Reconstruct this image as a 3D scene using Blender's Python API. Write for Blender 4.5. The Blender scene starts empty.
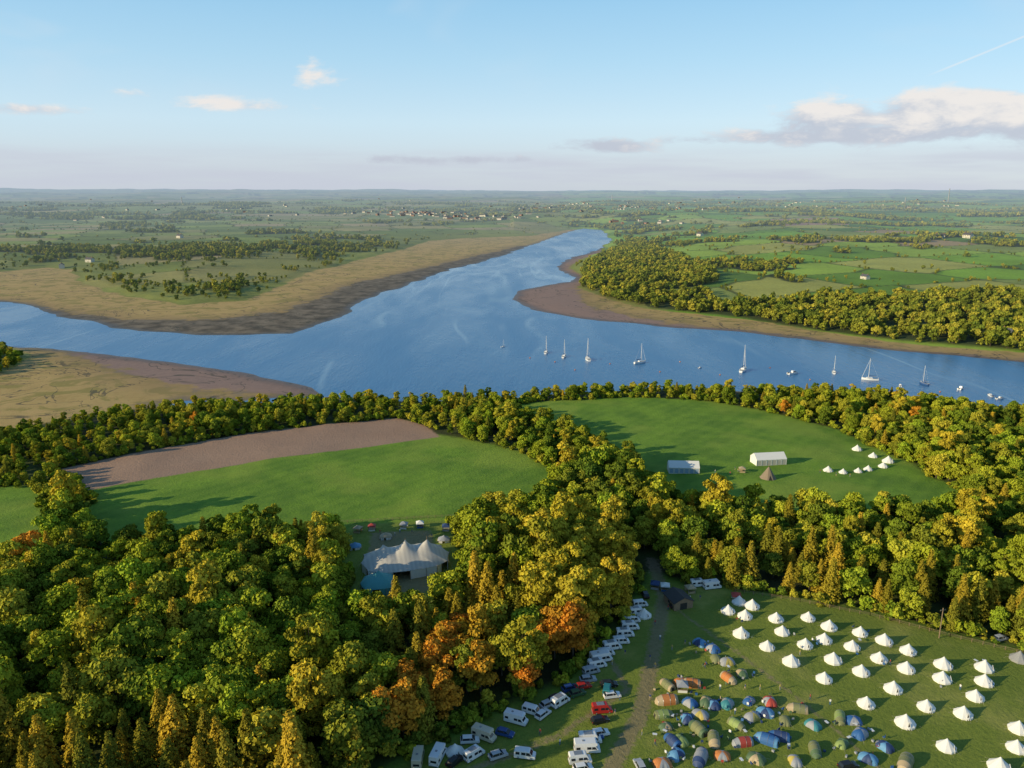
import bpy, bmesh, math, random
import numpy as np
from mathutils import Vector, Matrix
random.seed(7); rng=np.random.default_rng(7)
sc=bpy.context.scene
sc.view_settings.view_transform='Standard'
try: sc.view_settings.look='None'
except Exception: pass
sc.view_settings.exposure=0

# ------------------------------------------------------------ survey camera
F=788.0; HC=125.0; PITCH=math.atan(192/F)
cp,sp=math.cos(PITCH),math.sin(PITCH)
def ray(u,v):
    x=(u-512)/F; y=(384-v)/F
    return np.array([x, cp+y*sp, -sp+y*cp])
cam=bpy.data.cameras.new("camera"); co=bpy.data.objects.new("camera",cam)
sc.collection.objects.link(co); co.location=(0,0,HC)
co.rotation_euler=(math.radians(90)-PITCH,0,0)
cam.sensor_width=36; cam.lens=F/1024*36; cam.clip_start=1; cam.clip_end=200000
sc.camera=co
def plane_pt(u,v,z=0.0):
    d=ray(u,v); t=(z-HC)/d[2]; return (d[0]*t,d[1]*t)
def poly0(L,z=0.0): return np.array([plane_pt(u,v,z) for u,v in L])

# ------------------------------------------------------------ maths helpers
def h2(ix,iy,s=0.0):
    n=np.sin(ix*127.1+iy*311.7+s*74.7)*43758.5453
    return n-np.floor(n)
def vn(x,y,s=0.0):
    ix=np.floor(x);iy=np.floor(y);fx=x-ix;fy=y-iy
    fx=fx*fx*(3-2*fx);fy=fy*fy*(3-2*fy)
    a=h2(ix,iy,s);b=h2(ix+1,iy,s);c=h2(ix,iy+1,s);d=h2(ix+1,iy+1,s)
    return a*(1-fx)*(1-fy)+b*fx*(1-fy)+c*(1-fx)*fy+d*fx*fy
def fbm(x,y,o=4,s=0.0):
    t=0;a=.5;n=0
    for i in range(o):
        t=t+a*vn(x,y,s+i);n+=a;a*=.5;x=x*2.03+17;y=y*2.03+9
    return t/n
def sst(a,b,x):
    t=np.clip((x-a)/(b-a),0,1);return t*t*(3-2*t)
def sdf(P,x,y):
    d=np.full(x.shape,1e18);ins=np.zeros(x.shape,bool);n=len(P)
    for i in range(n):
        ax,ay=P[i];bx,by=P[(i+1)%n];ex,ey=bx-ax,by-ay
        px=x-ax;py=y-ay
        t=np.clip((px*ex+py*ey)/(ex*ex+ey*ey+1e-9),0,1)
        dx=px-ex*t;dy=py-ey*t
        d=np.minimum(d,dx*dx+dy*dy)
        if ay!=by:
            c=((ay>y)!=(by>y))&(x<(bx-ax)*(y-ay)/(by-ay)+ax)
            ins^=c
    d=np.sqrt(d);return np.where(ins,-d,d)
def pdist(P,x,y):
    d=np.full(x.shape,1e18)
    for i in range(len(P)-1):
        ax,ay=P[i];bx,by=P[i+1];ex,ey=bx-ax,by-ay
        px=x-ax;py=y-ay
        t=np.clip((px*ex+py*ey)/(ex*ex+ey*ey+1e-9),0,1)
        d=np.minimum(d,(px-ex*t)**2+(py-ey*t)**2)
    return np.sqrt(d)

# ------------------------------------------------------------ shoreline survey
W_up=[(-300,296),(0,301),(25,304),(60,316),(120,328),(200,336),(290,334),(335,320),(360,303),(400,287),(450,270),(500,257),(540,242),(565,233),(582,228.5)]
W_r=[(602,230),(612,240),(600,249),(575,257),(560,263),(558,270),(572,277),(570,282),(545,286),(520,291),(512,299),(530,309),(560,315),(600,321),(660,326),(740,332),(820,341),(900,351),(1024,362),(1400,395)]
W_near=[(1400,445),(1024,414),(900,402),(800,394),(700,391),(640,390),(560,393),(500,400),(420,403),(330,397),(312,387),(240,372),(170,362),(100,353),(40,348),(0,347),(-300,344)]
WATER=poly0(W_up+W_r+W_near)
S1=poly0([(-300,268),(0,272),(45,268),(72,270),(80,282),(125,297),(185,305),(245,301),(272,289),(305,274),(350,263),(400,250),(430,241),(470,238),(530,236),(575,229),(582,233),(540,248),(450,275),(400,292),(360,308),(335,325),(290,340),(200,342),(120,334),(60,322),(25,309),(0,306),(-300,302)],.5)
M1=poly0([(-300,293),(10,300),(60,310),(130,320),(220,320),(280,312),(320,298),(352,284),(400,274),(460,260),(520,246),(540,246),(450,275),(400,292),(360,308),(335,325),(290,340),(200,342),(120,334),(60,322),(25,309),(0,306),(-300,302)],.5)
S2=poly0([(-300,340),(0,343),(40,345),(100,350),(170,358),(240,368),(318,384),(336,398),(300,401),(250,405),(190,404),(140,408),(60,420),(0,434),(-300,450)],.5)
M2=poly0([(60,346),(170,357),(318,382),(330,394),(300,394),(200,391),(160,384),(120,372),(90,360)],.5)
S3=poly0([(572,284),(600,297),(650,309),(740,319),(830,333),(900,343),(1024,353),(1400,380),(1400,400),(1024,366),(900,355),(820,345),(740,336),(660,330),(600,325),(580,305),(560,290)],.5)
M3=poly0([(506,299),(516,288),(545,282),(566,278),(552,270),(554,262),(575,253),(596,246),(606,244),(600,252),(580,260),(572,268),(580,280),(578,296),(590,308),(660,322),(740,330),(820,339),(900,348.5),(1024,359),(1400,390),(1400,400),(1024,368),(820,347),(740,338),(660,332),(600,326),(530,313)],.5)
W2=poly0([(150,404),(180,399),(235,400),(290,395),(330,394),(334,399),(250,404),(190,406)],.5)
ISLE=poly0([(-60,346),(0,346),(22,347),(30,354),(26,364),(10,372),(0,376),(-60,382)],.5)
FLATS=[S1,S2,S3,M3]

def coords(x,y):
    r=np.hypot(x,y);a=np.minimum(9,r*.008)
    return (x+(fbm(x/35,y/35,3,3.)-.5)*2.4*a, y+(fbm(x/35,y/35,3,8.)-.5)*2.4*a)
def shore(x,y):
    X,Y=coords(x,y)
    w=sdf(WATER,X,Y)
    w=np.minimum(w,sdf(W2,X,Y)+1.5)
    l=w
    for p in FLATS: l=np.minimum(l,sdf(p,X,Y))
    isl=-sdf(ISLE,X,Y)
    l=np.where(isl>0,np.minimum(isl,40),l)
    return w,l
def hfun(x,y,full=False):
    x=np.asarray(x,float);y=np.asarray(y,float)
    w,l=shore(x,y);r=np.hypot(x,y)
    flat=np.clip(w*.02,-4,.8)+(fbm(x/12,y/12,3,1.)-.5)*.25*sst(0,30,w)
    land=sst(0,25,l)*2+sst(20,220,l)*5
    side=np.where(x<0,.35+.65*sst(2500,6000,r),1.0)
    side=side+(1-side)*sst(-250,250,x)
    A=(sst(650,2400,r)*50+sst(3000,11000,r)*40)*side
    hill=fbm(x/850,y/850,4,5.)*A*sst(0,450,l)+fbm(x/4200,y/4200,3,6.)*sst(8000,19000,r)*175
    near=(fbm(x/70,y/70,3,2.)-.5)*2.0*sst(10,60,l)
    h=flat+land+hill+near
    h=np.where((w<0)&(l<=0),np.minimum(h,flat),h)
    return (h,w,l) if full else h
TS=np.concatenate([np.linspace(90,1200,420),np.geomspace(1206,50000,500)])
def ground(u,v):
    d=ray(u,v);xs=d[0]*TS;ys=d[1]*TS;zs=HC+d[2]*TS
    h=np.maximum(hfun(xs,ys),0)
    k=np.argmax(zs<h)
    if k==0: t=(0-HC)/d[2] if d[2]<0 else 40000; return np.array([d[0]*t,d[1]*t,0])
    a=zs[k-1]-h[k-1];b=h[k]-zs[k];t=TS[k-1]+(TS[k]-TS[k-1])*a/(a+b+1e-9)
    x,y=d[0]*t,d[1]*t
    return np.array([x,y,float(hfun(np.array([x]),np.array([y]))[0])])
def gpoly(L): return np.array([ground(u,v)[:2] for u,v in L])

F1=gpoly([(88,490),(250,461),(440,436),(512,449),(548,470),(552,500),(455,524),(340,532),(200,546),(95,545)])
PL=gpoly([(55,470),(110,458),(250,433),(395,418),(425,425),(441,437),(250,462),(88,490)])
F2=gpoly([(-200,492),(0,487),(34,487),(48,520),(36,560),(0,575),(-200,590)])
F3=gpoly([(500,406),(560,400),(640,397),(700,400),(760,410),(830,428),(885,452),(950,486),(975,505),(930,520),(800,518),(690,512),(650,492),(630,462),(590,438),(530,422)])
F4=gpoly([(652,574),(680,584),(735,590),(800,600),(870,614),(950,634),(1060,660),(1300,700),(1400,1100),(300,1100),(385,775),(440,742),(500,716),(562,690),(592,660),(626,626),(640,596)])
CL=gpoly([(350,525),(450,521),(464,560),(454,594),(424,614),(380,622),(352,598),(343,560)])
FP=gpoly([(770,219),(838,217.5),(850,225),(782,226)])
HW=gpoly([(574,284),(585,266),(610,252),(640,244),(668,254),(705,269),(722,281),(690,288),(650,291),(700,306),(760,307),(810,300),(840,296),(915,299),(960,293),(1024,295),(1400,306),(1400,372),(1024,351),(900,341),(820,331),(740,318),(650,308),(600,297)])
TRK=gpoly([(652,560),(664,598),(656,640),(648,680),(640,715),(600,790)])
TRK2=gpoly([(664,600),(720,640),(800,700),(880,768)])
TRK3=gpoly([(600,640),(628,690),(560,735),(470,770)])
FIELDS=[F1,F2,F3,F4,CL]

def near_attrs(x,y):
    jx=x+(fbm(x/14,y/14,3,31.)-.5)*8;jy=y+(fbm(x/14,y/14,3,37.)-.5)*8
    f=np.full(x.shape,1e4)
    for p in FIELDS[:3]: f=np.minimum(f,sdf(p,jx,jy))
    for p in FIELDS[3:]: f=np.minimum(f,sdf(p,x*.7+jx*.3,y*.7+jy*.3))
    return -f,-sdf(PL,x*.7+jx*.3,y*.7+jy*.3)

# ------------------------------------------------------------ farmland patchwork
def cells(x,y,size):
    ang=.35;X=(x*math.cos(ang)+y*math.sin(ang))/size;Y=(-x*math.sin(ang)+y*math.cos(ang))/(size*.8)
    X=X+(vn(x/260,y/260,77.)-.5)*.35
    ix=np.floor(X);iy=np.floor(Y);b1=np.full(x.shape,1e9);b2=b1.copy();cid=np.zeros(x.shape)
    for dx in(-1,0,1):
        for dy in(-1,0,1):
            cx=ix+dx;cy=iy+dy
            sx=cx+.15+.7*h2(cx,cy,11.);sy=cy+.15+.7*h2(cx,cy,12.)
            d=np.maximum(abs(X-sx),abs(Y-sy))*.75+np.hypot(X-sx,Y-sy)*.25
            c=h2(cx,cy,13.);n=d<b1
            b2=np.where(n,b1,np.minimum(b2,d));cid=np.where(n,c,cid);b1=np.where(n,d,b1)
    return cid,(b2-b1)*size*.7
def country(x,y):
    r=np.hypot(x,y)
    c1,e1=cells(x,y,185.);c2,e2=cells(x+3000,y,430.)
    b=r>3500
    return np.where(b,c2,c1),np.where(b,e2,e1)
def wooded(x,y):
    n=.62*fbm(x/330,y/250,4,21.)+.38*fbm(x/75,y/75,3,25.)
    return n-np.where(x<150,.62,.62)

# ------------------------------------------------------------ nodes helper
class NT:
    def __init__(s,tree): s.t=tree;s.n=tree.nodes;s.l=tree.links
    def node(s,ty,**k):
        n=s.n.new(ty)
        for a,b in k.items(): setattr(n,a,b)
        return n
    def link(s,a,b): s.l.new(a,b)
    def val(s,x,inp):
        if hasattr(x,'is_linked') or hasattr(x,'links'): s.l.new(x,inp)
        else: inp.default_value=x
    def math(s,op,a,b=0.0,c=None,clamp=False):
        n=s.node('ShaderNodeMath',operation=op,use_clamp=clamp);s.val(a,n.inputs[0]);s.val(b,n.inputs[1])
        if c is not None: s.val(c,n.inputs[2])
        return n.outputs[0]
    def mix(s,f,a,b,bt='MIX'):
        n=s.node('ShaderNodeMix',data_type='RGBA',blend_type=bt);s.val(f,n.inputs[0])
        s.val(a if hasattr(a,'links') else (*a,1),n.inputs[6]);s.val(b if hasattr(b,'links') else (*b,1),n.inputs[7])
        return n.outputs[2]
    def noise(s,vec,scale,det=4,rough=.55,dist=0):
        n=s.node('ShaderNodeTexNoise');n.inputs['Scale'].default_value=scale;n.inputs['Detail'].default_value=det
        n.inputs['Roughness'].default_value=rough;n.inputs['Distortion'].default_value=dist
        if vec is not None: s.link(vec,n.inputs['Vector'])
        return n.outputs[0]
    def ss(s,x,a,b,lo=0.,hi=1.):
        n=s.node('ShaderNodeMapRange',interpolation_type='SMOOTHSTEP');s.val(x,n.inputs[0])
        n.inputs[1].default_value=a;n.inputs[2].default_value=b;n.inputs[3].default_value=lo;n.inputs[4].default_value=hi
        return n.outputs[0]
    def attr(s,name):
        return s.node('ShaderNodeAttribute',attribute_name=name)
def newmat(name):
    m=bpy.data.materials.new(name);m.use_nodes=True;m.node_tree.nodes.clear();m.cycles.emission_sampling='NONE';return m,NT(m.node_tree)
def simple(name,col,rough=.7,metal=0,var=.12,scale=3.,spec=.5):
    m,t=newmat(name);b=t.node('ShaderNodeBsdfPrincipled');o=t.node('ShaderNodeOutputMaterial')
    g=t.node('ShaderNodeTexCoord')
    n=t.noise(g.outputs['Object'],scale,3)
    lo=tuple(c*(1-var*1.5) for c in col);hi=tuple(min(1,c*(1+var)) for c in col)
    t.link(t.mix(n,lo,hi),b.inputs['Base Color'])
    b.inputs['Roughness'].default_value=rough;b.inputs['Metallic'].default_value=metal
    b.inputs['Specular IOR Level'].default_value=spec
    t.link(b.outputs[0],o.inputs[0]);return m
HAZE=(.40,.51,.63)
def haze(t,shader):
    """aerial haze painted into far country as a glow: depends on where the ground IS, not on the viewer"""
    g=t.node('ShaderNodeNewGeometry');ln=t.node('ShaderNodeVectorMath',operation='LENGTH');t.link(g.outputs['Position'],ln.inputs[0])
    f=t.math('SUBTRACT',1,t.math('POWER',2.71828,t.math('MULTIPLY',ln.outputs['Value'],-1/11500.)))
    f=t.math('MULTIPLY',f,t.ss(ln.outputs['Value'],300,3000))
    e=t.node('ShaderNodeEmission');e.inputs[0].default_value=(*HAZE,1);e.inputs[1].default_value=.95  # emissive haze colour stands in for light scattered by distant air
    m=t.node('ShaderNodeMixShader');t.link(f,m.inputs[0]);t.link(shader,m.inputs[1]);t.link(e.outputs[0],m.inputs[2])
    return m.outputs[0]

# ------------------------------------------------------------ terrain mesh
NR,NA=760,820
rr=np.concatenate([np.geomspace(15,120,30,endpoint=False),np.geomspace(120,9000,NR-90),np.geomspace(9300,90000,60)])
NR=len(rr)
aa=np.radians(np.linspace(-52,52,NA))
R,A=np.meshgrid(rr,aa,indexing='ij')
X=(R*np.sin(A)).ravel();Y=(R*np.cos(A)).ravel()
Hh,Wd,Ld=hfun(X,Y,True)
Rf=R.ravel()
Xc,Yc=coords(X,Y)
mud=np.maximum.reduce([-sdf(M1,Xc,Yc),-sdf(M2,Xc,Yc),-sdf(M3,Xc,Yc)])
mud=np.where(sdf(ISLE,Xc,Yc)<0,-50,mud)
pink=np.maximum(-sdf(M3,Xc,Yc),-sdf(M2,Xc,Yc))
fld=np.full(X.shape,-500.);plg=fld.copy();trk=fld.copy();cmp_=fld.copy()
nm=(Rf<800)
fld[nm],plg[nm]=near_attrs(X[nm],Y[nm])
plg[~nm]=-sdf(FP,X[~nm],Y[~nm])
trk[nm]=-np.minimum.reduce([pdist(TRK,X[nm],Y[nm]),pdist(TRK2,X[nm],Y[nm])+1.6,pdist(TRK3,X[nm],Y[nm])+1.2,sdf(CL,X[nm],Y[nm])+10])
cmp_[nm]=-np.minimum(sdf(F4,X[nm],Y[nm]),sdf(CL,X[nm],Y[nm]))
cid,ce=country(X,Y)
palR=np.array([[.20,.36,.04],[.15,.27,.03],[.30,.42,.055],[.11,.20,.03],[.38,.38,.09],[.21,.36,.035],[.25,.30,.07],[.38,.27,.14]])
palL=np.array([[.25,.29,.06],[.30,.31,.08],[.17,.22,.04],[.36,.31,.11],[.25,.31,.05],[.15,.20,.035],[.27,.26,.08],[.38,.30,.14]])
ki=(cid*7.999).astype(int)
ki=np.where((ki==7)&(h2(np.floor(cid*1e4),ki.astype(float),3.)>.4),2,ki)
wR=sst(-100,200,X-0.05*Y)[:,None]
C=palR[ki]*wR+palL[ki]*(1-wR)
C*= (.75+.5*fbm(X/60,Y/60,3,50.))[:,None]
wd=wooded(X,Y)
dark=np.array([.050,.068,.020])
wmask=np.maximum(sst(-.01,.02,wd),sst(6,2,ce)*.8)
hwm=sst(-5,8,-sdf(HW,X,Y))
wmask=np.maximum(wmask*(Ld>40),hwm)
C=C*(1-wmask[:,None])+dark*wmask[:,None]
rough=sst(260,20,Ld)*(X<150)
C=C*(1-.6*rough[:,None])+np.array([.27,.27,.07])*.6*rough[:,None]
fm_=sst(.35,.65,fbm(X/11,Y/11,3,44.))[:,None]
floor=np.array([.045,.050,.018])*(1-fm_)+np.array([.075,.095,.022])*fm_
nmix=sst(620,520,Rf)[:,None]
C=C*(1-nmix)+floor*nmix
idx=np.arange(NR*NA).reshape(NR,NA)
q=np.stack([idx[:-1,:-1],idx[:-1,1:],idx[1:,1:],idx[1:,:-1]],-1).reshape(-1,4)[:, ::-1]
me=bpy.data.meshes.new("ground")
me.vertices.add(len(X));me.vertices.foreach_set('co',np.stack([X,Y,Hh],1).astype(np.float32).ravel())
me.loops.add(q.size);me.loops.foreach_set('vertex_index',q.ravel().astype(np.int32))
me.polygons.add(len(q));me.polygons.foreach_set('loop_start',(np.arange(len(q))*4).astype(np.int32))
me.update(calc_edges=True)
me.polygons.foreach_set('use_smooth',np.ones(len(q),bool))
def fattr(me,name,arr):
    a=me.attributes.new(name,'FLOAT','POINT');a.data.foreach_set('value',arr.astype(np.float32))
fattr(me,'wd',Wd);fattr(me,'ld',Ld);fattr(me,'mud',mud);fattr(me,'pink',pink);fattr(me,'fld',fld);fattr(me,'plg',plg);fattr(me,'trk',trk);fattr(me,'camp',cmp_)
ca=me.attributes.new('patch','FLOAT_COLOR','POINT');ca.data.foreach_set('color',np.concatenate([C,np.ones((len(C),1))],1).astype(np.float32).ravel())
gobj=bpy.data.objects.new("ground",me);sc.collection.objects.link(gobj)

m,t=newmat("ground_cover")
g=t.node('ShaderNodeNewGeometry');P=g.outputs['Position']
n1=t.noise(P,.9,4,.65);n2=t.noise(P,.06,4,.6);n3=t.noise(P,.25,3,.6);n4=t.noise(P,4.,2,.7)
def A_(x): return t.attr(x).outputs['Fac']
col=t.mix(1,t.attr('patch').outputs['Color'],t.mix(n3,(.62,.62,.62),(1.35,1.35,1.3)),'MULTIPLY')
ld=t.math('ADD',A_('ld'),t.math('MULTIPLY',t.math('SUBTRACT',n2,.5),14))
flat=t.ss(ld,3,-3)
och=t.mix(n2,(.30,.21,.06),(.68,.45,.19))
och=t.mix(t.ss(n3,.42,.62),och,(.50,.35,.13))
och=t.mix(t.ss(t.noise(P,.03,4,.65,1.5),.50,.6,0,.65),och,(.24,.22,.055))
och=t.mix(t.ss(A_('mud'),-45,0,0,.55),och,(.30,.20,.10))
col=t.mix(flat,col,och)
mud_=t.ss(t.math('ADD',A_('mud'),t.math('MULTIPLY',t.math('SUBTRACT',n2,.5),55)),-5,6)
mcol=t.mix(t.ss(n2,.3,.7),(.085,.07,.05),(.25,.20,.14))
mp=t.mix(n3,(.25,.165,.135),(.38,.255,.20))
mcol=t.mix(t.ss(A_('pink'),-4,4),mcol,mp)
col=t.mix(t.math('MULTIPLY',mud_,flat),col,mcol)
rg=t.math('ABSOLUTE',t.math('SUBTRACT',t.noise(P,.014,4,.6,1.2),.5))
col=t.mix(t.math('MULTIPLY',t.ss(rg,.010,.002,0,.75),flat),col,(.07,.07,.055))
wet=t.math('MULTIPLY',t.ss(t.math('ADD',A_('wd'),t.math('MULTIPLY',t.math('SUBTRACT',n3,.5),10)),16,0),flat)
col=t.mix(t.math('MULTIPLY',wet,.65),col,(.08,.068,.055))
gr=t.mix(t.ss(n2,.35,.65),(.115,.225,.022),(.20,.335,.030))
gr=t.mix(t.ss(n1,.3,.75,0,.6),gr,(.10,.185,.022))
gr=t.mix(t.ss(t.noise(P,.018,3,.6),.48,.62,0,.5),gr,(.29,.36,.05))
wv=t.node('ShaderNodeTexWave',wave_type='BANDS',bands_direction='X');mp_=t.node('ShaderNodeMapping');mp_.inputs['Rotation'].default_value=(0,0,math.radians(38))
t.link(P,mp_.inputs['Vector']);t.link(mp_.outputs[0],wv.inputs['Vector']);wv.inputs['Scale'].default_value=.045;wv.inputs['Distortion'].default_value=2.5;wv.inputs['Detail'].default_value=2
gr=t.mix(t.math('MULTIPLY',wv.outputs['Fac'],.16),gr,(.26,.38,.05))
campg=t.mix(n1,(.13,.18,.025),(.28,.32,.05))
campg=t.mix(t.ss(n4,.35,.7,0,.45),campg,(.08,.12,.02))
campg=t.mix(t.ss(n2,.48,.7,0,.55),campg,(.36,.34,.09))
gr=t.mix(t.ss(A_('camp'),-2,2),gr,campg)
col=t.mix(t.ss(t.math('ADD',A_('fld'),t.math('MULTIPLY',t.math('SUBTRACT',n1,.5),5)),-4.,1.),col,gr)
wv2=t.node('ShaderNodeTexWave',wave_type='BANDS',bands_direction='Y');mp2=t.node('ShaderNodeMapping');mp2.inputs['Rotation'].default_value=(0,0,math.radians(-24))
t.link(P,mp2.inputs['Vector']);t.link(mp2.outputs[0],wv2.inputs['Vector']);wv2.inputs['Scale'].default_value=.16;wv2.inputs['Distortion'].default_value=.6
pc=t.mix(n2,(.36,.22,.145),(.48,.31,.21));pc=t.mix(t.math('MULTIPLY',wv2.outputs['Fac'],.25),pc,(.25,.16,.11));pc=t.mix(t.ss(n1,.4,.7,0,.35),pc,(.28,.18,.12))
col=t.mix(t.ss(t.math('ADD',A_('plg'),t.math('MULTIPLY',t.math('SUBTRACT',n1,.5),3)),-1,1),col,pc)
tk=t.ss(t.math('ADD',A_('trk'),t.math('MULTIPLY',t.math('SUBTRACT',n1,.5),4)),-2.6,-1.2)
col=t.mix(t.math('MULTIPLY',tk,.75),col,t.mix(n1,(.18,.13,.07),(.36,.27,.17)))
b=t.node('ShaderNodeBsdfPrincipled');t.link(col,b.inputs['Base Color']);b.inputs['Specular IOR Level'].default_value=.2
t.link(t.math('SUBTRACT',.95,t.math('MULTIPLY',wet,.5)),b.inputs['Roughness'])
bp=t.node('ShaderNodeBump');bp.inputs['Strength'].default_value=.5;bp.inputs['Distance'].default_value=.6
t.link(t.math('ADD',n1,t.math('MULTIPLY',n4,.4)),bp.inputs['Height']);t.link(bp.outputs[0],b.inputs['Normal'])
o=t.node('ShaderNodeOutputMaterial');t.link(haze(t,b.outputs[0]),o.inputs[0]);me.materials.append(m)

# ------------------------------------------------------------ water
wm=bpy.data.meshes.new("estuary_water");
wm.from_pydata([(-4500,120,0),(4500,120,0),(4500,6500,0),(-4500,6500,0)],[],[(0,1,2,3)])
wo=bpy.data.objects.new("estuary_water",wm);sc.collection.objects.link(wo)
m,t=newmat("water");g=t.node('ShaderNodeNewGeometry');P=g.outputs['Position']
mpn=t.node('ShaderNodeMapping');mpn.inputs['Rotation'].default_value=(0,0,math.radians(25));mpn.inputs['Scale'].default_value=(1,.28,1);t.link(P,mpn.inputs['Vector'])
mpn2=t.node('ShaderNodeMapping');mpn2.inputs['Rotation'].default_value=(0,0,math.radians(-12));mpn2.inputs['Scale'].default_value=(1,.16,1);t.link(P,mpn2.inputs['Vector'])
r1=t.math('ABSOLUTE',t.math('SUBTRACT',t.noise(mpn2.outputs[0],.0062,3,.5,.3),.5))
slick=t.math('MULTIPLY',t.ss(r1,.013,.0,0,.55),t.ss(t.noise(P,.005,2),.45,.6))
sxy=t.node('ShaderNodeSeparateXYZ');t.link(P,sxy.inputs[0])
r2=t.math('ABSOLUTE',t.math('SUBTRACT',t.noise(mpn2.outputs[0],.011,3,.5,.6),.48))
slick=t.math('MAXIMUM',slick,t.math('MULTIPLY',t.ss(r2,.03,.0,0,.6),t.ss(sxy.outputs[1],750,1200)))
big=t.noise(mpn.outputs[0],.014,4,.6,.3)
wc=t.mix(t.ss(big,.3,.7),(.022,.125,.285),(.05,.19,.38))
wc=t.mix(slick,wc,(.24,.38,.50))  # slicks painted paler, standing in for brighter sky reflected in calm water
b=t.node('ShaderNodeBsdfPrincipled');t.link(wc,b.inputs['Base Color']);b.inputs['IOR'].default_value=1.33
t.link(t.ss(big,.3,.7,.18,.34),b.inputs['Roughness'])
bp=t.node('ShaderNodeBump');bp.inputs['Strength'].default_value=.5;bp.inputs['Distance'].default_value=.5
t.link(t.math('ADD',t.noise(mpn.outputs[0],.5,3,.6),t.math('MULTIPLY',t.noise(mpn.outputs[0],.08,2),1.5)),bp.inputs['Height']);t.link(bp.outputs[0],b.inputs['Normal'])
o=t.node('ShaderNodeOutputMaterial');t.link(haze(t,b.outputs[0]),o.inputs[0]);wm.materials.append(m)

# ------------------------------------------------------------ world & sun
SAZ=math.radians(248);SEL=math.radians(17)
w=bpy.data.worlds.new("World");sc.world=w;w.use_nodes=True;w.node_tree.nodes.clear();t=NT(w.node_tree)
sky=t.node('ShaderNodeTexSky',sky_type='NISHITA');sky.sun_disc=False;sky.sun_elevation=SEL;sky.sun_rotation=SAZ
sky.air_density=1.0;sky.dust_density=.4;sky.ozone_density=2.0;sky.altitude=100
tc=t.node('ShaderNodeTexCoord');sx=t.node('ShaderNodeSeparateXYZ');t.link(tc.outputs['Generated'],sx.inputs[0])
az=t.math('ARCTAN2',sx.outputs[0],sx.outputs[1]);el=t.math('ARCSINE',sx.outputs[2])
def vec(a,b):
    c=t.node('ShaderNodeCombineXYZ');t.val(a,c.inputs[0]);t.val(b,c.inputs[1]);return c.outputs[0]
cv=vec(az,t.math('MULTIPLY',el,2.4))
cn=t.noise(cv,13,5,.64,.2);cn2=t.noise(cv,4,3,.6,.5)
def blob(a0,e0,wa,we):
    dx=t.math('DIVIDE',t.math('SUBTRACT',az,a0),wa);dy=t.math('DIVIDE',t.math('SUBTRACT',el,e0),we)
    d=t.math('ADD',t.math('MULTIPLY',dx,dx),t.math('MULTIPLY',dy,dy))
    return t.math('POWER',2.718,t.math('MULTIPLY',d,-1))
def azel(u,v):
    d=ray(u,v);return math.atan2(d[0],d[1]),math.atan2(d[2],math.hypot(d[0],d[1]))
def B(u,v,wu,wv_): a,e=azel(u,v);return blob(a,e,wu/811,wv_/811)
mass=None
for (u,v,wu,wv_,k) in [(830,122,65,24,1.1),(950,112,80,24,1.25),(1035,120,65,26,1.2),(870,134,160,10,1.1),(600,146,60,9,.95),(315,76,32,19,.74),(235,105,80,8,.72),(25,109,70,7,.74),(440,160,130,6,.75),(130,93,40,7,.66),(700,140,60,6,.7)]:
    bb=t.math('MULTIPLY',B(u,v,wu,wv_),k);mass=bb if mass is None else t.math('MAXIMUM',mass,bb)
cm=t.ss(t.math('ADD',mass,t.math('MULTIPLY',t.math('SUBTRACT',cn,.5),1.9)),.34,.85)
cm=t.math('MULTIPLY',cm,t.ss(mass,.08,.3))
band=t.math('MULTIPLY',t.ss(el,.060,.03),t.ss(t.noise(vec(az,t.math('MULTIPLY',el,12)),3.5,3,.6),.35,.65,.25,.8))
wisp=t.math('MULTIPLY',t.ss(cn2,.5,.8,0,.3),t.ss(el,.02,.12))
cr=t.node('ShaderNodeValToRGB');e_=cr.color_ramp.elements
for i,(p,c) in enumerate([(0,(.37,.44,.53)),(.035,(.41,.48,.57)),(.08,(.42,.55,.65)),(.15,(.31,.50,.64)),(.24,(.20,.42,.61)),(.45,(.065,.17,.33)),(1,(.03,.10,.22))]):
    x=e_[i] if i<2 else e_.new(p)
    x.position=p;x.color=(*c,1)
t.link(el,cr.inputs[0])
veil=t.mix(1,cr.outputs[0],(10,10,10),'MULTIPLY');veil.node.clamp_result=False
base=t.mix(.75,sky.outputs[0],veil)
base=t.mix(wisp,base,(4.6,5.1,5.5))
base=t.mix(band,base,(3.8,4.05,4.7))
relf=t.ss(t.math('ADD',t.math('MULTIPLY',t.math('SUBTRACT',el,.078),15),t.math('MULTIPLY',t.math('SUBTRACT',cn,.5),3.0)),-.35,.45)
ccol=t.mix(relf,(3.5,3.75,4.35),(5.9,5.5,5.2))
base=t.mix(t.math('MULTIPLY',cm,.88),base,ccol)
a0,e0=azel(922,78);a1,e1=azel(1030,34)
sl=(e1-e0)/(a1-a0)
dl=t.math('ABSOLUTE',t.math('SUBTRACT',t.math('SUBTRACT',el,e0),t.math('MULTIPLY',t.math('SUBTRACT',az,a0),sl)))
ct=t.math('MULTIPLY',t.ss(dl,.0016,.0004,0,.4),t.ss(az,a0,a0+.03))
base=t.mix(ct,base,(5.8,5.8,5.8))
bg=t.node('ShaderNodeBackground');t.link(base,bg.inputs[0]);bg.inputs[1].default_value=.15
o=t.node('ShaderNodeOutputWorld');t.link(bg.outputs[0],o.inputs[0])
L=bpy.data.lights.new("sun",'SUN');L.energy=5;L.angle=math.radians(.5);L.color=(1,.84,.54)
lo=bpy.data.objects.new("sun",L);sc.collection.objects.link(lo);lo.location=(-200,-100,200)
sd=Vector((math.sin(SAZ)*math.cos(SEL),math.cos(SAZ)*math.cos(SEL),math.sin(SEL)))
lo.rotation_euler=(-sd).to_track_quat('-Z','Y').to_euler()

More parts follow.
